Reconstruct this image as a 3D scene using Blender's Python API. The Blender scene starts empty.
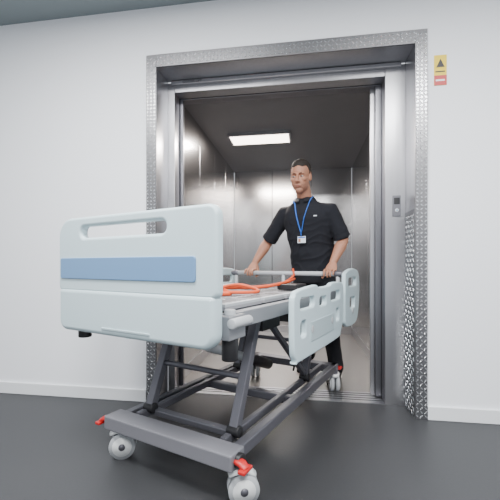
import bpy, bmesh, math, random
from mathutils import Vector, Matrix, noise
from mathutils.bvhtree import BVHTree
random.seed(3)
R = math.radians

# ------------------------------------------------------------------ materials
def mat(name, col, rough=0.5, metal=0.0, bump=0.0, bscale=60, bstretch=None, var=0.0, emit=None, es=0, coat=0):
    m = bpy.data.materials.new(name); m.use_nodes = True
    nt = m.node_tree; b = nt.nodes['Principled BSDF']
    b.inputs['Base Color'].default_value = (*col, 1)
    b.inputs['Roughness'].default_value = rough
    b.inputs['Metallic'].default_value = metal
    if coat: b.inputs['Coat Weight'].default_value = coat
    if emit:
        b.inputs['Emission Color'].default_value = (*emit, 1)
        b.inputs['Emission Strength'].default_value = es
    if bump or var:
        tc = nt.nodes.new('ShaderNodeTexCoord'); mp = nt.nodes.new('ShaderNodeMapping')
        nt.links.new(tc.outputs['Object'], mp.inputs['Vector'])
        if bstretch: mp.inputs['Scale'].default_value = bstretch
        nz = nt.nodes.new('ShaderNodeTexNoise'); nz.inputs['Scale'].default_value = bscale
        nz.inputs['Detail'].default_value = 4
        nt.links.new(mp.outputs['Vector'], nz.inputs['Vector'])
        if bump:
            bp = nt.nodes.new('ShaderNodeBump'); bp.inputs['Strength'].default_value = bump
            bp.inputs['Distance'].default_value = 0.01
            nt.links.new(nz.outputs['Fac'], bp.inputs['Height']); nt.links.new(bp.outputs['Normal'], b.inputs['Normal'])
        if var:
            mx = nt.nodes.new('ShaderNodeMix'); mx.data_type = 'RGBA'
            mx.inputs[6].default_value = (*[c * (1 - var) for c in col], 1)
            mx.inputs[7].default_value = (*[min(1, c * (1 + var)) for c in col], 1)
            nt.links.new(nz.outputs['Fac'], mx.inputs[0]); nt.links.new(mx.outputs[2], b.inputs['Base Color'])
    return m

M = {}
M['wall'] = mat('wall_paint', (0.88, 0.90, 0.935), 0.7, bump=0.02, bscale=200)
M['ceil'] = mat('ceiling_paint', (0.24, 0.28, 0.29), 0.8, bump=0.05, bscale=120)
M['floor'] = mat('vinyl_floor', (0.034, 0.035, 0.038), 0.45, bump=0.02, bscale=90, var=0.15)
M['steel'] = mat('brushed_steel', (0.46, 0.46, 0.48), 0.30, 1.0, bump=0.03, bscale=40, bstretch=(1, 1, 0.03), var=0.08)
M['steel_dk'] = mat('dark_steel', (0.22, 0.22, 0.24), 0.33, 1.0, bump=0.03, bscale=40, bstretch=(1, 1, 0.03), var=0.1)
M['tread_base'] = mat('tread_base_steel', (0.26, 0.26, 0.27), 0.38, 1.0, var=0.1)
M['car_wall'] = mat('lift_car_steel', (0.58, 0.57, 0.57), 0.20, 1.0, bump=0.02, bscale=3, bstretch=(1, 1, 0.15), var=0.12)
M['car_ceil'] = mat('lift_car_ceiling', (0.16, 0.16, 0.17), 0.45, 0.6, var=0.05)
M['car_floor'] = mat('lift_car_floor', (0.34, 0.32, 0.30), 0.35, 0.8, bump=0.1, bscale=40)
M['tread'] = mat('tread_plate', (0.85, 0.86, 0.87), 0.25, 1.0, var=0.05, bscale=30)
M['gap'] = mat('dark_gap', (0.02, 0.02, 0.02), 0.7)
M['skirt'] = mat('skirting_white', (0.78, 0.80, 0.82), 0.5)
M['lamp'] = mat('lift_lamp', (1, 1, 1), 0.5, emit=(1, 0.86, 0.74), es=9)
M['lamp2'] = mat('panel_lamp', (1, 1, 1), 0.5, emit=(1, 1, 1), es=4)
M['yellow'] = mat('sign_yellow', (0.85, 0.62, 0.03), 0.5)
M['red'] = mat('red_plastic', (0.50, 0.015, 0.015), 0.4)
M['black'] = mat('black_plastic', (0.015, 0.015, 0.017), 0.45)
M['white'] = mat('white_plastic', (0.78, 0.80, 0.80), 0.4)
M['mint'] = mat('bed_plastic', (0.54, 0.67, 0.71), 0.42, coat=0.1)
M['mintdk'] = mat('bed_plastic_inset', (0.42, 0.52, 0.55), 0.45)
M['blue'] = mat('blue_panel', (0.14, 0.27, 0.47), 0.4)
M['bgrey'] = mat('bed_frame_grey', (0.24, 0.25, 0.27), 0.42, 0.3)
M['dgrey'] = mat('bed_base_grey', (0.13, 0.13, 0.15), 0.38, 0.4)
M['cover'] = mat('base_cover_grey', (0.17, 0.17, 0.19), 0.5)
M['deck'] = mat('deck_panel_grey', (0.30, 0.30, 0.32), 0.5, var=0.1, bscale=15)
M['lgrey'] = mat('light_grey_plastic', (0.45, 0.47, 0.49), 0.45)
M['orange'] = mat('orange_strap', (0.70, 0.09, 0.02), 0.6)
M['skin'] = mat('skin', (0.40, 0.185, 0.115), 0.55, bump=0.03, bscale=150, var=0.08)
M['stubble'] = mat('stubble_skin', (0.32, 0.15, 0.098), 0.65, bump=0.05, bscale=400)
M['lip'] = mat('lips', (0.28, 0.10, 0.075), 0.55)
M['hair'] = mat('hair', (0.016, 0.011, 0.008), 0.75, bump=0.25, bscale=350)
M['eye'] = mat('eye_white', (0.60, 0.57, 0.55), 0.3)
M['iris'] = mat('iris', (0.03, 0.02, 0.015), 0.2)
M['shirt'] = mat('polo_shirt', (0.006, 0.007, 0.012), 0.9, bump=0.3, bscale=9)
M['trouser'] = mat('trousers', (0.006, 0.007, 0.011), 0.9, bump=0.4, bscale=8)
M['shoe'] = mat('shoe_leather', (0.01, 0.01, 0.01), 0.35)
M['lan'] = mat('lanyard_blue', (0.03, 0.14, 0.55), 0.5)
M['card'] = mat('badge_card', (0.75, 0.80, 0.85), 0.4)

# ------------------------------------------------------------------ mesh builder
class MB:
    def __init__(s): s.v = []; s.f = []; s.m = []; s.sm = []; s.mats = []
    def mi(s, m):
        if m not in s.mats: s.mats.append(m)
        return s.mats.index(m)
    def add(s, vs, fs, m, smooth=False):
        o = len(s.v); s.v += [tuple(v) for v in vs]; k = s.mi(m)
        for f in fs:
            s.f.append([i + o for i in f]); s.m.append(k); s.sm.append(smooth)
    def box(s, a, b, m):
        x0, x1 = sorted((a[0], b[0])); y0, y1 = sorted((a[1], b[1])); z0, z1 = sorted((a[2], b[2]))
        vs = [(x0,y0,z0),(x1,y0,z0),(x1,y1,z0),(x0,y1,z0),(x0,y0,z1),(x1,y0,z1),(x1,y1,z1),(x0,y1,z1)]
        s.add(vs, [(0,3,2,1),(4,5,6,7),(0,1,5,4),(1,2,6,5),(2,3,7,6),(3,0,4,7)], m)
    def loft(s, rings, m, smooth=True):
        n = len(rings[0]); vs = [p for r in rings for p in r]; fs = []
        for i in range(len(rings) - 1):
            for j in range(n):
                fs.append((i*n+j, i*n+(j+1)%n, (i+1)*n+(j+1)%n, (i+1)*n+j))
        fs.append(tuple(reversed(range(n)))); fs.append(tuple(range((len(rings)-1)*n, len(rings)*n)))
        s.add(vs, fs, m, smooth)
    def tube(s, pts, r, m, seg=14, ref=None, flat=1.0, square=False, smooth=True):
        pts = [Vector(p) for p in pts]
        if not isinstance(r, (list, tuple)): r = [r] * len(pts)
        rings = []; N = None
        for i, p in enumerate(pts):
            if i == 0: t = pts[1] - p
            elif i == len(pts) - 1: t = p - pts[i-1]
            else: t = (pts[i+1] - p).normalized() + (p - pts[i-1]).normalized()
            t.normalize()
            if N is None:
                N = Vector(ref) if ref else (Vector((0,0,1)) if abs(t.z) < .9 else Vector((1,0,0)))
            N = (N - t * N.dot(t)).normalized(); B = t.cross(N)
            ring = []
            if square:
                for a, b in ((1,1),(-1,1),(-1,-1),(1,-1)):
                    ring.append(p + N*a*r[i]*flat + B*b*r[i])
            else:
                for k in range(seg):
                    a = 2*math.pi*k/seg
                    ring.append(p + N*math.cos(a)*r[i]*flat + B*math.sin(a)*r[i])
            rings.append(ring)
        s.loft(rings, m, smooth and not square)
    def capsule(s, pts, r, m, seg=14):
        pts = [Vector(p) for p in pts]
        if not isinstance(r, (list, tuple)): r = [r]*len(pts)
        d0 = (pts[0]-pts[1]).normalized(); d1 = (pts[-1]-pts[-2]).normalized()
        P = [pts[0]+d0*r[0]*.98, pts[0]+d0*r[0]*.7] + pts + [pts[-1]+d1*r[-1]*.7, pts[-1]+d1*r[-1]*.98]
        RR = [r[0]*.2, r[0]*.72] + list(r) + [r[-1]*.72, r[-1]*.2]
        s.tube(P, RR, m, seg)
    def ell(s, c, r, m, rot=None, nu=20, nv=12):
        vs = []; fs = []
        rm = rot if rot else Matrix.Identity(3)
        for i in range(nv+1):
            th = math.pi*i/nv
            for j in range(nu):
                ph = 2*math.pi*j/nu
                p = Vector((r[0]*math.sin(th)*math.cos(ph), r[1]*math.sin(th)*math.sin(ph), r[2]*math.cos(th)))
                vs.append(rm @ p + Vector(c))
        for i in range(nv):
            for j in range(nu):
                fs.append((i*nu+j, (i+1)*nu+j, (i+1)*nu+(j+1)%nu, i*nu+(j+1)%nu))
        s.add(vs, fs, m, True)
    def cyl(s, p0, p1, r, m, seg=28): s.tube([p0, p1], r, m, seg)
    def mesh(s, name):
        me = bpy.data.meshes.new(name); me.from_pydata(s.v, [], s.f)
        for m in s.mats: me.materials.append(M[m])
        for i, p in enumerate(me.polygons): p.material_index = s.m[i]; p.use_smooth = s.sm[i]
        bm = bmesh.new(); bm.from_mesh(me)
        bmesh.ops.remove_doubles(bm, verts=bm.verts, dist=1e-6)
        bmesh.ops.recalc_face_normals(bm, faces=bm.faces)
        bm.to_mesh(me); bm.free()
        return me
    def obj(s, name, parent=None, bevel=0, loc=(0,0,0)):
        o = bpy.data.objects.new(name, s.mesh(name)); bpy.context.collection.objects.link(o)
        o.location = loc
        if parent: o.parent = parent
        if bevel:
            b = o.modifiers.new('bev', 'BEVEL'); b.width = bevel; b.segments = 2; b.limit_method = 'ANGLE'; b.angle_limit = R(40)
            b.harden_normals = False
        return o

def empty(name, loc, rz):
    e = bpy.data.objects.new(name, None); bpy.context.collection.objects.link(e)
    e.location = loc; e.rotation_euler = (0, 0, rz); e.empty_display_size = 0.1
    return e

def bake(o, mods):
    for t, kw in mods:
        m = o.modifiers.new(t, t)
        for k, v in kw.items(): setattr(m, k, v)
    dg = bpy.context.evaluated_depsgraph_get(); dg.update()
    me = bpy.data.meshes.new_from_object(o.evaluated_get(dg))
    mats = list(o.data.materials); o.modifiers.clear(); o.data = me
    if not me.materials:
        for m in mats: me.materials.append(m)
    for p in me.polygons: p.use_smooth = True
    return o

def remesh(o, vox, it=6, fac=0.5):
    return bake(o, [('REMESH', dict(mode='VOXEL', voxel_size=vox, use_smooth_shade=True)), ('SMOOTH', dict(iterations=it, factor=fac))])

def folds(o, fn):
    me = o.data; me.update()
    nm = [v.normal.copy() for v in me.vertices]
    for v, n in zip(me.vertices, nm): v.co += n * fn(v.co)
    me.update()

def rrect(x0, y0, x1, y1, r, n=8):
    if not isinstance(r, (list, tuple)): r = [r]*4
    out = []
    for (cx, cy, a0, rr) in ((x1-r[0], y1-r[0], 0, r[0]), (x0+r[1], y1-r[1], 90, r[1]), (x0+r[2], y0+r[2], 180, r[2]), (x1-r[3], y0+r[3], 270, r[3])):
        for k in range(n+1):
            a = R(a0 + 90*k/n); out.append((cx + rr*math.cos(a), cy + rr*math.sin(a)))
    return out

def plate(name, outline, holes, th, bev, m, fmap, parent):
    c = bpy.data.curves.new(name, 'CURVE'); c.dimensions = '2D'; c.fill_mode = 'BOTH'
    c.extrude = th/2 - bev; c.bevel_depth = bev; c.bevel_resolution = 3
    c.offset = -bev
    for poly in [outline] + holes:
        sp = c.splines.new('POLY'); sp.points.add(len(poly)-1); sp.use_cyclic_u = True
        for i, p in enumerate(poly): sp.points[i].co = (p[0], p[1], 0, 1)
    co = bpy.data.objects.new(name+'_c', c); bpy.context.collection.objects.link(co)
    dg = bpy.context.evaluated_depsgraph_get(); dg.update()
    me = bpy.data.meshes.new_from_object(co.evaluated_get(dg)); bpy.data.objects.remove(co)
    for v in me.vertices: v.co = Vector(fmap(*v.co))
    bm = bmesh.new(); bm.from_mesh(me); bmesh.ops.remove_doubles(bm, verts=bm.verts, dist=1e-5)
    bmesh.ops.recalc_face_normals(bm, faces=bm.faces); bm.to_mesh(me); bm.free()
    me.materials.clear(); me.materials.append(M[m])
    o = bpy.data.objects.new(name, me); bpy.context.collection.objects.link(o); o.parent = parent
    return o

# ------------------------------------------------------------------ room
ANG = -R(8.8); LO = (0, 2.324, 0)
def placed(mb, name, bevel=0):
    o = mb.obj(name, None, bevel); o.location = LO; o.rotation_euler = (0, 0, ANG); return o
CZ = 2.735
b = MB()
b.box((-4.5, 0, 0), (-.726, .3, CZ), 'wall'); b.box((1.103, 0, 0), (3.6, .3, CZ), 'wall'); b.box((-.726, 0, 2.40), (1.103, .3, CZ), 'wall')
placed(b, 'wall_front')
b = MB(); b.box((-4.5, -4.5, -.05), (3.6, .2, 0), 'floor'); placed(b, 'floor')
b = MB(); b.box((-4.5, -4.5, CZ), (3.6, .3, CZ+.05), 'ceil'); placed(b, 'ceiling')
b = MB(); b.box((-4.5, -.014, 0), (-.728, 0, .085), 'skirt'); placed(b, 'baseboard_left', .004)
b = MB(); b.box((1.105, -.014, 0), (3.6, 0, .085), 'skirt'); placed(b, 'baseboard_right', .004)

fr = empty('elevator_door_frame', LO, ANG)
b = MB()
b.box((-.726, -.012, 0), (-.652, .0, 2.40), 'tread_base'); b.box((1.032, -.012, 0), (1.103, .0, 2.40), 'tread_base')
b.box((-.652, -.012, 2.315), (1.032, .0, 2.40), 'tread_base')
b.box((-.726, 0, 0), (-.652, .20, 2.40), 'steel'); b.box((1.032, 0, 0), (1.103, .20, 2.40), 'steel')
b.box((-.652, 0, 2.315), (1.032, .20, 2.40), 'steel')
b.obj('architrave', fr, .002)
b = MB()
b.box((-.652, .20, 0), (-.60, .30, 2.31), 'steel'); b.box((.90, .20, 0), (1.032, .30, 2.31), 'steel')
b.box((-.60, .20, 2.235), (.90, .30, 2.315), 'steel')
b.obj('inner_frame', fr, .003)
b = MB(); b.box((-.62, .175, 2.285), (1.0, .20, 2.312), 'steel'); b.obj('header_rail', fr, .003)
b = MB()
def loz(cs, cz, horiz):
    L, Wd, h = .0145, .0056, .0035
    a = R(45 if horiz else -45)
    pts = []
    for (dx, dz) in ((L, 0), (0, Wd), (-L, 0), (0, -Wd)):
        pts.append((cs + dx*math.cos(a) - dz*math.sin(a), -.0125, cz + dx*math.sin(a) + dz*math.cos(a)))
    top = [(cs + (p[0]-cs)*.6, -.0125-h, cz + (p[2]-cz)*.6) for p in pts]
    b.add(pts + top, [(4,5,6,7)] + [(i, (i+1)%4, 4+(i+1)%4, 4+i) for i in range(4)], 'tread')
st = .0245
for base in (-.7135, 1.043):
    for c in range(3):
        z = .02; k = c
        while z < 2.385: loz(base + c*st, z, k % 2); z += st; k += 1
s_ = -.64; k = 0
while s_ < 1.03:
    for c in range(3): loz(s_, 2.333 + c*st, (k+c) % 2)
    s_ += st; k += 1
b.obj('tread_pattern', fr)
b = MB()
b.box((1.0305, .004, .0), (1.033, .196, 1.3), 'tread_base')
for c in range(6):
    z = .02; k = c
    while z < 1.28:
        a = R(45 if k % 2 else -45); pts = []
        cy = .022 + c*.031
        for (dx, dz) in ((.017,0),(0,.0062),(-.017,0),(0,-.0062)):
            pts.append((1.0302, cy + dx*math.cos(a)-dz*math.sin(a), z + dx*math.sin(a)+dz*math.cos(a)))
        top = [(1.0270, cy + (p[1]-cy)*.6, z + (p[2]-z)*.6) for p in pts]
        b.add(pts+top, [(4,5,6,7)]+[(i,(i+1)%4,4+(i+1)%4,4+i) for i in range(4)], 'tread'); z += .031; k += 1
b.obj('tread_pattern_reveal', fr)
t = bpy.data.curves.new('lift_label', 'FONT'); t.body = 'GOODS LIFT'; t.size = .026; t.extrude = .0005
to = bpy.data.objects.new('lift_label', t); bpy.context.collection.objects.link(to); to.parent = fr
to.location = (-.53, .1735, 2.289); to.rotation_euler = (R(90), 0, 0); t.materials.append(M['black'])
b = MB(); b.box((.948, .190, 1.28), (1.000, .20, 1.42), 'steel_dk'); b.box((.955, .1885, 1.36), (.993, .191, 1.405), 'black')
b.cyl((.974, .186, 1.32), (.974, .192, 1.32), .011, 'white'); b.cyl((.974, .1845, 1.32), (.974, .19, 1.32), .006, 'blue')
b.obj('call_button_panel', fr, .002)
b = MB()
b.box((.86, .315, .01), (1.03, .345, 2.28), 'steel_dk'); b.box((.83, .355, .01), (1.03, .385, 2.28), 'steel')
b.box((-.64, .315, .01), (-.575, .345, 2.28), 'steel_dk')
b.box((-.66, .31, 2.23), (1.03, .39, 2.30), 'steel_dk')
b.obj('door_leaves', fr, .003)
b = MB(); b.box((-.66, .20, -.05), (1.03, .41, .004), 'steel')
for y in (.25, .29, .335, .375): b.box((-.60, y-.004, .003), (.90, y+.004, .0055), 'gap')
b.obj('door_sill', fr)

car = empty('elevator_car', LO, ANG)
T0, T1, S0, S1, ZC = .41, 2.65, -.64, 1.0, 2.29
b = MB(); b.box((S0-.05, T0, -.05), (S1+.05, T1+.05, 0), 'car_floor'); b.obj('car_floor', car)
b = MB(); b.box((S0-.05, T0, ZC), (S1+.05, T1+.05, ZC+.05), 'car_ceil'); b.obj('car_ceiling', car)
b = MB(); n = 4
def panels(a0, a1, n, mk):
    w = (a1-a0)/n
    for i in range(n): mk(a0+i*w+.004, a0+(i+1)*w-.004)
panels(T0, T1, 4, lambda p, q: b.box((S0-.02, p, .1), (S0, q, ZC), 'car_wall'))
panels(T0, T1, 4, lambda p, q: b.box((S1, p, .1), (S1+.02, q, ZC), 'car_wall'))
panels(S0, S1, 3, lambda p, q: b.box((p, T1, .1), (q, T1+.02, ZC), 'car_wall'))
b.box((S0-.05, T0, 0), (S0-.02, T1+.05, ZC), 'steel_dk'); b.box((S1+.02, T0, 0), (S1+.05, T1+.05, ZC), 'steel_dk')
b.box((S0, T1+.02, 0), (S1, T1+.05, ZC), 'steel_dk')
b.box((S0-.02, T0, 0), (S0+.004, T1, .1), 'steel'); b.box((S1-.004, T0, 0), (S1+.02, T1, .1), 'steel'); b.box((S0, T1-.004, 0), (S1, T1+.02, .1), 'steel')
b.obj('car_walls', car, .002)
b = MB(); b.box((-.42, 1.20, ZC-.03), (.22, 1.47, ZC), 'steel'); b.box((-.40, 1.22, ZC-.034), (.20, 1.45, ZC-.029), 'lamp')
b.obj('car_ceiling_light', car)
b = MB(); b.box((S1-.012, .75, .95), (S1, .95, 1.5), 'steel')
for i in range(5): b.cyl((S1-.018, .85, 1.05+i*.07), (S1-.01, .85, 1.05+i*.07), .014, 'white', 16)
b.obj('car_control_panel', car)

b = MB(); b.box((1.143, -.003, 2.05), (1.215, 0, 2.235), 'yellow'); b.box((1.143, -.0045, 2.05), (1.215, -.003, 2.11), 'red')
b.add([(1.155,-.004,2.160),(1.203,-.004,2.160),(1.179,-.004,2.212)], [(0,1,2)], 'black'); b.box((1.15,-.004,2.13),(1.205,-.003,2.137),'black')
b.box((1.152,-.0052,2.075),(1.203,-.0045,2.085),'white')
placed(b, 'warning_sign')

# ------------------------------------------------------------------ bed
BL = (-.10, 1.25, 0); BR = -R(30)
bed = empty('hospital_bed', BL, BR)
fm = lambda y0: (lambda a, bb, c: (a, y0 + c, bb))
plate('footboard_upper', rrect(-.948, .825, -.004, 1.172, [.045, .09, .03, .03]), [rrect(-.778, 1.075, -.25, 1.127, .025)], .045, .014, 'mint', fm(0), bed)
plate('footboard_lower', rrect(-.938, .64, -.015, .84, [.02, .02, .05, .06]), [], .065, .02, 'mint', fm(.005), bed)
plate('footboard_blue_panel', rrect(-.925, .886, -.10, .983, .012), [], .012, .003, 'blue', fm(-.022), bed)
plate('footboard_groove', rrect(-.62, .668, -.33, .676, .003), [], .006, .001, 'mintdk', fm(-.029), bed)

def railmap(x0): return lambda a, bb, c: (x0 + c, a, bb)
near_out = [(.50,.83),(.46,.81),(.445,.77),(.45,.56),(.475,.505),(.52,.49),(1.14,.49),(1.22,.52),(1.27,.60),(1.285,.78),(1.27,.82),(1.23,.84),(1.05,.845),(.98,.83),(.80,.83),(.74,.845)]
def smooth_poly(P, n=6):
    out = []; N = len(P)
    for i in range(N):
        p0, p1, p2, p3 = [Vector((*P[(i+k-1) % N], 0)) for k in range(4)]
        for j in range(n):
            t = j/n
            q = .5*((2*p1)+(-p0+p2)*t+(2*p0-5*p1+4*p2-p3)*t*t+(-p0+3*p1-3*p2+p3)*t**3)
            out.append((q.x, q.y))
    return out
far_out = [(1.36,.90),(1.335,.86),(1.325,.60),(1.35,.54),(1.42,.52),(1.60,.52),(1.68,.56),(1.73,.66),(1.745,.80),(1.72,.88),(1.66,.915),(1.50,.925)]
for x0, nm in ((.075, 'right'), (-1.03, 'left')):
    plate('siderail_panel_' + nm, smooth_poly(near_out), [rrect(.52,.735,.72,.79,.022), rrect(.80,.725,.92,.775,.02), rrect(1.00,.735,1.20,.79,.022), rrect(.53,.60,.60,.68,.02), rrect(1.11,.60,1.18,.68,.02)], .03, .009, 'mint', railmap(x0), bed)
    plate('siderail_head_panel_' + nm, smooth_poly(far_out), [rrect(1.41,.80,1.64,.86,.025), rrect(1.45,.64,1.60,.72,.02)], .03, .009, 'mint', railmap(x0), bed)
    sg = 1 if x0 > 0 else -1
    b = MB()
    for (ya, za, yb, zb) in ((.66,.545,1.05,.545),):
        b.box((x0+sg*.012, ya, .56), (x0+sg*.019, yb, .66), 'mintdk')
    for yy in (.68, 1.02, 1.52):
        b.tube([(x0-sg*.012, yy, .62), (x0-sg*.05, yy, .66), (x0-sg*.09, yy, .71)], .016, 'dgrey', square=True)
        b.cyl((x0-sg*.03, yy, .62), (x0+sg*.021, yy, .62), .02, 'lgrey', 20)
    b.obj('siderail_arms_' + nm, bed, .002)

b = MB()
xr, xl, y0, y1, zf = -.035, -.915, .07, 1.50, .70
for x in (xr, xl): b.box((x-.022, y0, zf), (x+.022, y1, zf+.065), 'bgrey')
for y in (y0+.03, .52, .9, 1.22, y1-.02): b.box((xl, y-.022, zf+.004), (xr, y+.022, zf+.06), 'bgrey')
for x in (xr, xl):
    sg = 1 if x == xr else -1
    b.box((x-.035, .035, zf-.03), (x+.045, .15, zf+.06), 'bgrey')
    b.cyl((x+.01, .09, .585), (x+.01, .09, .70), .032, 'black'); b.cyl((x+.01, .09, .70), (x+.01, .09, .78), .022, 'lgrey')
    b.tube([(x+.055*sg, .03, .735), (x+.055*sg, .16, .735)], .02, 'lgrey')
b.obj('deck_frame', bed, .004)
b = MB()
secs = [(.13, .44), (.47, .70), (.73, .93), (.96, 1.46)]
for (a, c) in secs:
    b.box((xl+.04, a, zf+.066), (xr-.04, c, zf+.080), 'deck')
    b.box((xl+.04, a, zf+.08), (xl+.07, c, zf+.092), 'lgrey'); b.box((xr-.07, a, zf+.08), (xr-.04, c, zf+.092), 'lgrey')
    k = a + .04
    while k < c - .03:
        for q in range(5):
            xa = xl + .10 + q*.14
            b.box((xa, k, zf+.0795), (xa+.10, k+.014, zf+.0815), 'black')
        k += .045
b.obj('deck_sections', bed, .002)
b = MB()
b.tube([(-.895,1.50,.885),(.0,1.50,.885)], .0175, 'lgrey', 16)
for x in (-.885, -.445, -.01): b.tube([(x, 1.50, .72), (x, 1.50, .885)], .014, 'lgrey', 12)
b.capsule([(-.91,1.50,.885),(-.88,1.50,.885)], .024, 'dgrey'); b.capsule([(-.02,1.50,.885),(.01,1.50,.885)], .024, 'dgrey')
b.obj('push_bar', bed)
b = MB()
zt = zf + .088
def catm(P, n=8):
    P = [Vector(p) for p in P]; out = []
    for i in range(len(P)-1):
        p0, p1, p2, p3 = P[max(i-1,0)], P[i], P[i+1], P[min(i+2,len(P)-1)]
        for j in range(n):
            t = j/n; out.append(.5*((2*p1)+(-p0+p2)*t+(2*p0-5*p1+4*p2-p3)*t*t+(-p0+3*p1-3*p2+p3)*t**3))
    out.append(P[-1]); return out
b.tube(catm([(-.30,.30,zt),(-.42,.45,zt+.015),(-.36,.60,zt),(-.50,.75,zt+.02),(-.38,.9,zt+.02),(-.30,1.02,zt+.03),(-.26,1.2,zt+.05)]), .011, 'orange', 8)
b.tube(catm([(-.62,.55,zt),(-.50,.62,zt+.02),(-.44,.80,zt+.04),(-.33,.82,zt+.02),(-.25,.70,zt+.01),(-.40,.58,zt+.01),(-.60,.66,zt)]), .010, 'orange', 8)
b.tube(catm([(-.26,1.2,zt+.05),(-.30,1.38,zt+.06),(-.36,1.47,.84),(-.37,1.525,.90),(-.36,1.49,.915),(-.35,1.465,.86),(-.42,1.35,zt+.01)]), .008, 'orange', 8)
b.tube(catm([(-.70,.9,zt),(-.55,1.0,zt+.01),(-.45,1.2,zt+.02),(-.55,1.35,zt)]), .008, 'black', 8)
b.tube(catm([(-.75,.35,zt),(-.60,.42,zt+.01),(-.66,.55,zt+.02),(-.78,.72,zt+.01),(-.62,.86,zt+.01)]), .009, 'orange', 8)
b.obj('restraint_straps', bed)
b = MB(); b.box((-.62,.50,zt-.002),(-.50,.62,zt+.03),'black'); b.box((-.30,1.08,zt-.002),(-.16,1.26,zt+.035),'black'); b.box((-.80,1.0,zt-.002),(-.66,1.25,zt+.02),'lgrey')
b.obj('deck_equipment', bed, .006)

b = MB()
for x in (-.06, -.72):
    b.box((x-.022, .10, .15), (x+.022, 1.60, .205), 'dgrey')
for x in (-.135, -.645):
    b.box((x-.015, .20, .175), (x+.015, 1.50, .215), 'dgrey')
b.box((-.76, .09, .150), (-.02, .19, .215), 'cover')
b.box((-.745, 1.52, .15), (-.035, 1.60, .205), 'dgrey'); b.box((-.72, .80, .155), (-.06, .85, .2), 'dgrey'); b.box((-.65, .27, .18), (-.13, .31, .212), 'dgrey')
b.obj('base_frame', bed, .006)
b = MB()
for x in (-.12, -.63):
    b.tube([(x, .27, .22), (x, .47, .70)], .021, 'dgrey', square=True)
    b.tube([(x, 1.12, .22), (x, 1.32, .70)], .021, 'dgrey', square=True)
    b.cyl((x-.03, .27, .22), (x+.03, .27, .22), .026, 'black', 20); b.cyl((x-.03, 1.12, .22), (x+.03, 1.12, .22), .026, 'black', 20)
for (y, z) in ((.36, .43), (1.21, .43)): b.cyl((-.63, y, z), (-.12, y, z), .014, 'dgrey', 16)
b.tube([(-.40,.45,.52),(-.40,1.05,.30)], .026, 'lgrey', 16); b.tube([(-.40,.85,.37),(-.40,1.15,.26)], .036, 'black', 16)
b.tube([(-.12,.55,.70),(-.12,1.1,.25)], .014, 'dgrey', square=True)
b.obj('lift_arms', bed, .003)
b = MB(); b.box((-.30,.95,.60),(-.12,1.35,.69),'black'); b.box((-.72,.9,.61),(-.45,1.2,.69),'black'); b.box((-.22,.50,.62),(-.10,.70,.70),'black')
b.tube(catm([(-.15,1.2,.62),(-.10,1.15,.52),(-.16,1.05,.50),(-.12,.95,.62)]), .007, 'black', 8)
b.tube(catm([(-.2,1.3,.62),(-.14,1.33,.48),(-.2,1.25,.42),(-.2,1.12,.25)]), .007, 'black', 8)
b.obj('actuator_housing', bed, .006)
def caster(x, y, a, nm):
    b = MB(); ca, sa = math.cos(a), math.sin(a)
    def L(px, py, z): return (x + px*ca - py*sa, y + px*sa + py*ca, z)
    b.cyl(L(0,0,.115), L(0,0,.19), .022, 'dgrey', 20)
    off = .028
    for s_ in (-1, 1):
        b.cyl(L(s_*.010, off, .062), L(s_*.032, off, .062), .062, 'lgrey', 36)
        b.cyl(L(s_*.0325, off, .062), L(s_*.036, off, .062), .046, 'white', 30)
        b.cyl(L(s_*.036, off, .062), L(s_*.040, off, .062), .016, 'dgrey', 16)
    pts = [L(0, -.03, .118), L(0, .0, .135), L(0, .04, .136), L(0, .075, .11)]
    b.tube(pts, [.022,.036,.036,.024], 'white', 16, flat=.4)
    b.tube([L(0,.028,.064), L(0,.01,.125)], .009, 'dgrey', 12)
    b.obj(nm, bed)
caster(-.035, .15, R(-50), 'caster_1'); caster(-.725, .14, R(-50), 'caster_2'); caster(-.05, 1.56, R(30), 'caster_3'); caster(-.735, 1.56, R(20), 'caster_4')
b = MB()
for x, sg in ((-.02, 1), (-.76, -1)):
    b.tube([(x-sg*.01, .13, .185), (x+.03*sg, .12, .185), (x+.055*sg, .115, .17)], [.020,.022,.018], 'red', 12, flat=.6)
    b.box((x+sg*.03, .085, .160), (x+sg*.062, .15, .174), 'red')
    b.cyl((x-.02, .14, .18), (x+.02, .14, .18), .030, 'black', 20)
b.box((-.07,1.6,.155),(-.02,1.66,.17),'red')
b.obj('brake_pedals', bed, .004)

# ------------------------------------------------------------------ man
ML = Vector((-.30, 1.85, 0))
rot = Matrix.Rotation(BR, 3, 'Z')
man = empty('man', Vector(BL) + rot @ ML, BR)
def mobj(mb, name, bevel=0): return mb.obj(name, man, bevel, loc=-ML)
def sring(c, rx, ry, n=32, e=2.3):
    out = []
    for k in range(n):
        a = 2*math.pi*k/n; ca, sa = math.cos(a), math.sin(a)
        out.append(Vector((c[0] + rx*math.copysign(abs(ca)**(2/e), ca), c[1] + ry*math.copysign(abs(sa)**(2/e), sa), c[2])))
    return out
SHL = (-.110, 1.645, 1.375); SHR = (-.500, 1.655, 1.375)
ELL = (-.030, 1.72, 1.145); ELR = (-.685, 1.70, 1.15)
WRL = (-.072, 1.585, .970); WRR = (-.750, 1.588, .972)
b = MB()
b.loft([sring(c, rx, ry) for c, rx, ry in (
    ((-.30,1.795,.885), .184,.138), ((-.30,1.785,.97), .184,.138), ((-.30,1.75,1.09), .184,.136),
    ((-.30,1.705,1.21), .192,.136), ((-.302,1.668,1.31), .204,.134), ((-.303,1.652,1.37), .196,.118),
    ((-.304,1.638,1.415), .160,.098), ((-.305,1.625,1.445), .115,.084), ((-.306,1.612,1.468), .080,.072), ((-.306,1.605,1.485), .064,.064))], 'shirt')
def lerp(a, c, t): return Vector(a).lerp(Vector(c), t)
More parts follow.
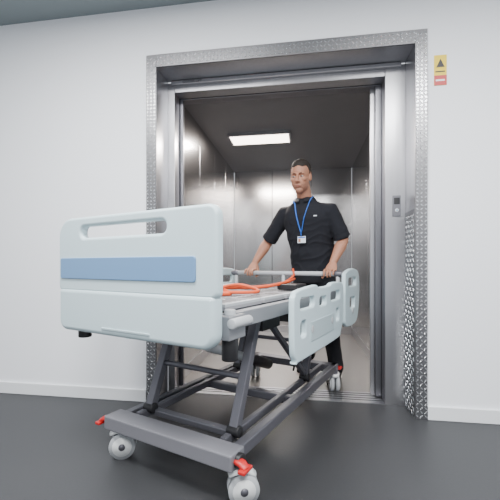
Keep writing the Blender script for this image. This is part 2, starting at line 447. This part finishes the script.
for sh, el, inn in ((SHL, ELL, (-.19,1.645,1.385)), (SHR, ELR, (-.42,1.65,1.385))):
    b.capsule([inn, sh, lerp(sh, el, .4), lerp(sh, el, .80)], [.060,.070,.067,.063], 'shirt', 20)
shirt = mobj(b, 'polo_shirt'); remesh(shirt, .007, 16)
def shirt_fold(p):
    w = max(0, min(1, (1.38 - p.z)/.25)) * .7 + .3
    q = Vector((p.x*5 + p.z*3, p.y*4, p.z*11 - p.x*4))
    n1 = noise.noise(q); r = 1 - abs(noise.noise(q*1.6 + Vector((5,2,1))))*2
    return w*(.007*n1 + .006*max(0, r)**2)
folds(shirt, shirt_fold)
b = MB()
for sh, el in ((SHL, ELL), (SHR, ELR)):
    b.tube([lerp(sh, el, .66), lerp(sh, el, .78), lerp(sh, el, .915)], [.0615,.0645,.0675], 'shirt', 24)
mobj(b, 'sleeve_hems', .003)
bvh = BVHTree.FromObject(shirt, bpy.context.evaluated_depsgraph_get())
def front(x, z, off=.004):
    h = bvh.ray_cast(Vector((x, 0.5, z)), Vector((0, 1, 0)))
    return Vector((x, (h[0].y if h[0] else 1.55) - off, z))
b = MB()
b.loft([sring(c, rx, ry) for c, rx, ry in (((-.30,1.80,.80),.165,.13), ((-.30,1.795,.88),.178,.138), ((-.30,1.79,.97),.165,.122))], 'trouser')
KL, AL = (-.155,1.75,.50), (-.125,1.865,.09); KR, AR = (-.42,1.83,.50), (-.44,2.06,.12)
b.capsule([(-.215,1.80,.84), lerp((-.21,1.80,.84),KL,.4), KL, lerp(KL,AL,.35), AL], [.098,.092,.070,.069,.058], 'trouser', 20)
b.capsule([(-.385,1.80,.84), lerp((-.39,1.80,.84),KR,.4), KR, lerp(KR,AR,.35), AR], [.098,.092,.070,.069,.058], 'trouser', 20)
tr = remesh(mobj(b, 'trousers'), .009, 6)
folds(tr, lambda p: .007*noise.noise(Vector((p.x*6, p.y*6, p.z*12))))
b = MB()
def shoe(ax, ay, pitch, yaw, z0):
    rm = Matrix.Rotation(yaw, 3, 'Z') @ Matrix.Rotation(pitch, 3, 'X')
    rings = []
    for (yy, w, h) in ((.075,.018,.04), (.06,.035,.085), (.02,.04,.10), (-.04,.042,.085), (-.10,.048,.062), (-.16,.046,.05), (-.20,.032,.035), (-.215,.012,.018)):
        ring = []
        for k in range(16):
            a = 2*math.pi*k/16
            p = Vector((w*math.cos(a), yy, h*.5 + h*.5*math.copysign(abs(math.sin(a))**.7, math.sin(a))))
            ring.append(rm @ p + Vector((ax, ay, z0)))
        rings.append(ring)
    b.loft(rings, 'shoe')
shoe(-.125, 1.855, 0, R(4), 0.0); shoe(-.44, 2.06, R(18), R(-4), .055)
mobj(b, 'shoes')

def arm(sh, el, wr, sgn, name):
    b = MB()
    sh, el, wr = Vector(sh), Vector(el), Vector(wr)
    b.capsule([sh, lerp(sh,el,.5), el, lerp(el,wr,.3), lerp(el,wr,.75), wr], [.052,.050,.043,.046,.034,.028], 'skin', 20)
    x = wr.x
    by, bz = 1.50, .885
    def P(px, phi, rr): return Vector((x+px, by - rr*math.sin(R(phi)), bz + rr*math.cos(R(phi))))
    kn = P(0, -48, .036)
    rings = []
    for t, w, th in ((-.05,.026,.021), (.15,.031,.021), (.45,.040,.019), (.8,.045,.0155), (1.0,.045,.0125)):
        c = wr.lerp(kn, t); d = (kn-wr).normalized(); nrm = Vector((1,0,0)).cross(d).normalized()
        rings.append([c + Vector((1,0,0))*w*math.cos(2*math.pi*k/20) + nrm*th*math.sin(2*math.pi*k/20) for k in range(20)])
    b.loft(rings, 'skin')
    for i, (ln, r) in enumerate(((.94,.0092), (1.05,.0096), (.98,.0092), (.80,.0080))):
        px = sgn*(.0345 - i*.023)
        a0 = -50
        b.capsule([P(px*.9, -62, .042), P(px, a0, .034), P(px*1.02, a0+62*ln, .029), P(px*1.02, a0+112*ln, .0275), P(px, a0+155*ln, .0275), P(px, a0+185*ln, .0275)],
                  [r*1.05, r*1.08, r*1.02, r, r*.92, r*.82], 'skin', 12)
    base = wr.lerp(kn, .35) + Vector((sgn*.026, 0, -.006))
    b.capsule([base, P(sgn*.052, -85, .048), P(sgn*.060, -120, .033), P(sgn*.056, -165, .030)], [.016,.0125,.011,.0092], 'skin', 12)
    o = mobj(b, name); remesh(o, .0028, 5); return o
arm(SHL, ELL, WRL, -1, 'arm_hand_left'); arm(SHR, ELR, WRR, 1, 'arm_hand_right')

# head
HC = Vector((-.310, 1.525, 1.635)); HS = 1.04
HR = Matrix.Rotation(R(6), 3, 'Z') @ Matrix.Rotation(R(9), 3, 'X')
class HB(MB):
    def obj2(s, name, vox=None, it=4):
        o = s.obj(name, man); me = o.data
        for v in me.vertices: v.co = HR @ (v.co * HS)
        o.location = HC - ML
        if vox: remesh(o, vox, it)
        return o
iHR = HR.inverted()
b = HB()
b.ell((0,.02,.036), (.074,.096,.088), 'skin'); b.ell((0,-.016,-.038), (.064,.074,.082), 'skin'); b.ell((0,-.050,-.098), (.030,.034,.027), 'skin')
b.ell((0,-.012,-.072), (.055,.064,.042), 'skin')
for s_ in (-1,1):
    b.ell((s_*.038,-.052,-.020), (.024,.030,.024), 'skin')
    b.ell((s_*.028,-.077,.020), (.026,.012,.008), 'skin')
    b.ell((s_*.0715,.010,-.006), (.009,.018,.030), 'skin', Matrix.Rotation(s_*R(-16),3,'Z'))
    b.ell((s_*.011,-.098,-.036), (.0085,.010,.008), 'skin')
b.capsule([(0,-.078,.018),(0,-.092,-.008),(0,-.108,-.032)], [.008,.0085,.0110], 'skin', 14)
b.ell((0,-.084,-.066), (.024,.009,.013), 'skin')
n0 = iHR @ (Vector((-.305,1.622,1.44)) - HC) / HS
b.tube([n0, n0.lerp(Vector((0,.02,-.05)), .5), (0,.02,-.04)], [.060,.056,.056], 'skin', 20)
hd = b.obj2('head', .003, 4)
me = hd.data
me.materials.append(M['stubble']); me.materials.append(M['hair'])
info = {}; nrm = [v.normal.copy() for v in me.vertices]
cos_ = [v.co.copy() for v in me.vertices]
for i, c in enumerate(cos_):
    q = (iHR @ c) / HS
    a = abs(math.atan2(q.x, -(q.y-.02)))
    if a < .45: hl = .078 - .01*(a/.45)
    elif a < .95: hl = .068 + .006*math.sin((a-.45)*6)
    elif a < 1.25: hl = .068 - (a-.95)/.30*.055
    elif a < 1.55: hl = .013 - (a-1.25)/.30*.028
    elif a < 1.95: hl = -.015 + .040*math.sin((a-1.55)/.40*math.pi)
    else: hl = -.015 - (a-1.95)*.045
    hl += .003*noise.noise(q*120)
    ear = abs(q.x) > .072 and -.045 < q.z < .03 and -.02 < q.y < .045
    info[i] = (q.z - hl, ear, q)
new = []
for i, c in enumerate(cos_):
    d, ear, q = info[i]
    if d > 0 and not ear:
        top = max(0, min(1, (q.z-.05)/.06))
        c = c + nrm[i] * (min(1, d/.012) * (.0035 + .008*top) + .0007*noise.noise(q*260))
    new += [c.x, c.y, c.z]
me.vertices.foreach_set('co', new)
mi = []
for p in me.polygons:
    ds = [info[i] for i in p.vertices]
    d = sum(x[0] for x in ds)/len(ds); q = ds[0][2]; k = 0
    if d > 0 and not any(x[1] for x in ds): k = 2
    else:
        mouth = (q.x/.026)**2 + ((q.z+.066)/.011)**2 < 1
        jl = -.052 - .010*math.cos(min(1.2, abs(math.atan2(q.x, -q.y)))*2.6)
        if q.z < jl + .004*noise.noise(q*90) and q.z > -.125 and q.y < -.005 and not mouth: k = 1
    mi.append(k)
me.polygons.foreach_set('material_index', mi); me.update()
b = HB()
for s_ in (-1,1):
    b.ell((s_*.030,-.0745,.000), (.0130,.010,.0058), 'eye', nu=14, nv=8)
    b.ell((s_*.030-.002,-.0825,.000), (.0055,.0035,.0054), 'iris', nu=12, nv=8)
    b.tube([(s_*.013,-.0872,.0190),(s_*.030,-.0882,.0220),(s_*.048,-.076,.0165)], [.0022,.0032,.0018], 'hair', 8)
    b.tube([(s_*.017,-.0830,.004),(s_*.030,-.0850,.0068),(s_*.044,-.0780,.003)], [.0018,.0024,.0016], 'skin', 8)
b.tube([(-.023,-.0860,-.066),(-.010,-.0918,-.0638),(0,-.0925,-.0648),(.010,-.0918,-.0638),(.023,-.0860,-.066)], [.0015,.0032,.0030,.0032,.0015], 'lip', 8)
b.tube([(-.019,-.0862,-.069),(0,-.0918,-.0712),(.019,-.0862,-.069)], [.0015,.0040,.0015], 'lip', 8)
b.obj2('face_features')
b = MB()
rings = []
cc = Vector((-.306, 1.607, 1.472))
N = 28
for zz, rx, ry in ((-.014,.078,.078), (.016,.067,.068), (.020,.070,.071), (-.012,.092,.090)):
    rings.append([Vector((cc.x + rx*math.cos(2*math.pi*k/N), cc.y + ry*math.sin(2*math.pi*k/N) , cc.z + zz + (.020*math.sin(2*math.pi*k/N)))) for k in range(N)])
vs = [p for r in rings for p in r]
fs = [(i*N+j, i*N+(j+1)%N, (i+1)*N+(j+1)%N, (i+1)*N+j) for i in range(3) for j in range(N) if not (j in (20,21))]
b.add(vs, fs, 'shirt', True); mobj(b, 'collar')
b = MB()
BX, BZ = -.322, 1.20
for sx in (-1, 1):
    pts = []
    for k in range(11):
        t = k/10; x = (cc.x + sx*.060)*(1-t) + BX*t; z = 1.435*(1-t) + BZ*t
        pts.append(front(x, z, .005))
    pts = [Vector((cc.x+sx*.074, 1.60, 1.490)), Vector((cc.x+sx*.074, 1.560, 1.472)), Vector((cc.x+sx*.070, 1.535, 1.450))] + pts
    b.tube(pts, .0055, 'lan', 6, ref=(0,1,0), flat=.35)
bp = front(BX, BZ-.05, .014)
b.tube([front(BX, BZ, .006), front(BX, BZ-.02, .011)], .004, 'lan', 8)
b.box((BX-.034, bp.y-.002, BZ-.075), (BX+.034, bp.y+.001, BZ-.022), 'card')
b.box((BX-.030, bp.y-.0028, BZ-.036), (BX+.030, bp.y-.002, BZ-.026), 'lan'); b.box((BX-.028, bp.y-.0028, BZ-.068), (BX-.008, bp.y-.002, BZ-.042), 'skin')
lg = front(-.20, 1.33, .002)
b.box((-.225, lg.y-.001, 1.325), (-.185, lg.y+.004, 1.333), 'card')
mobj(b, 'lanyard_badge')

# ------------------------------------------------------------------ lights
def lamp(loc, sx, sy, p, rz, col=(1,1,1), nm='ceiling_lamp', emis='lamp2'):
    e = empty(nm, loc, rz)
    b = MB(); b.box((-sx/2-.02,-sy/2-.02,-.012),(sx/2+.02,sy/2+.02,0),'white'); b.box((-sx/2,-sy/2,-.014),(sx/2,sy/2,-.011),emis); b.obj('fixture', e)
    l = bpy.data.lights.new('tube_light', 'AREA'); l.shape = 'RECTANGLE'; l.size = sx; l.size_y = sy; l.energy = p; l.color = col
    o = bpy.data.objects.new('tube_light', l); bpy.context.collection.objects.link(o); o.parent = e; o.location = (0,0,-.02)
lamp((-.9, .9, CZ), 1.2, .6, 115, ANG); lamp((1.1, .5, CZ), 1.2, .6, 85, ANG); lamp((0, -1.2, CZ), 1.2, .6, 120, ANG)
l = bpy.data.lights.new('car_light', 'AREA'); l.shape = 'RECTANGLE'; l.size = .58; l.size_y = .22; l.energy = 52; l.color = (1,.9,.82)
o = bpy.data.objects.new('car_light', l); bpy.context.collection.objects.link(o); o.parent = car; o.location = (-.10, 1.335, ZC-.04)

w = bpy.data.worlds.new('world'); bpy.context.scene.world = w; w.use_nodes = True
bg = w.node_tree.nodes['Background']; bg.inputs[0].default_value = (.90, .94, 1, 1); bg.inputs[1].default_value = 1.05

cam = bpy.data.cameras.new('camera'); co = bpy.data.objects.new('camera', cam); bpy.context.collection.objects.link(co)
co.location = (0, 0, .95); co.rotation_euler = (R(90), 0, 0); cam.lens = 25.2; cam.sensor_width = 36; cam.shift_y = .03; cam.clip_start = .05
bpy.context.scene.camera = co
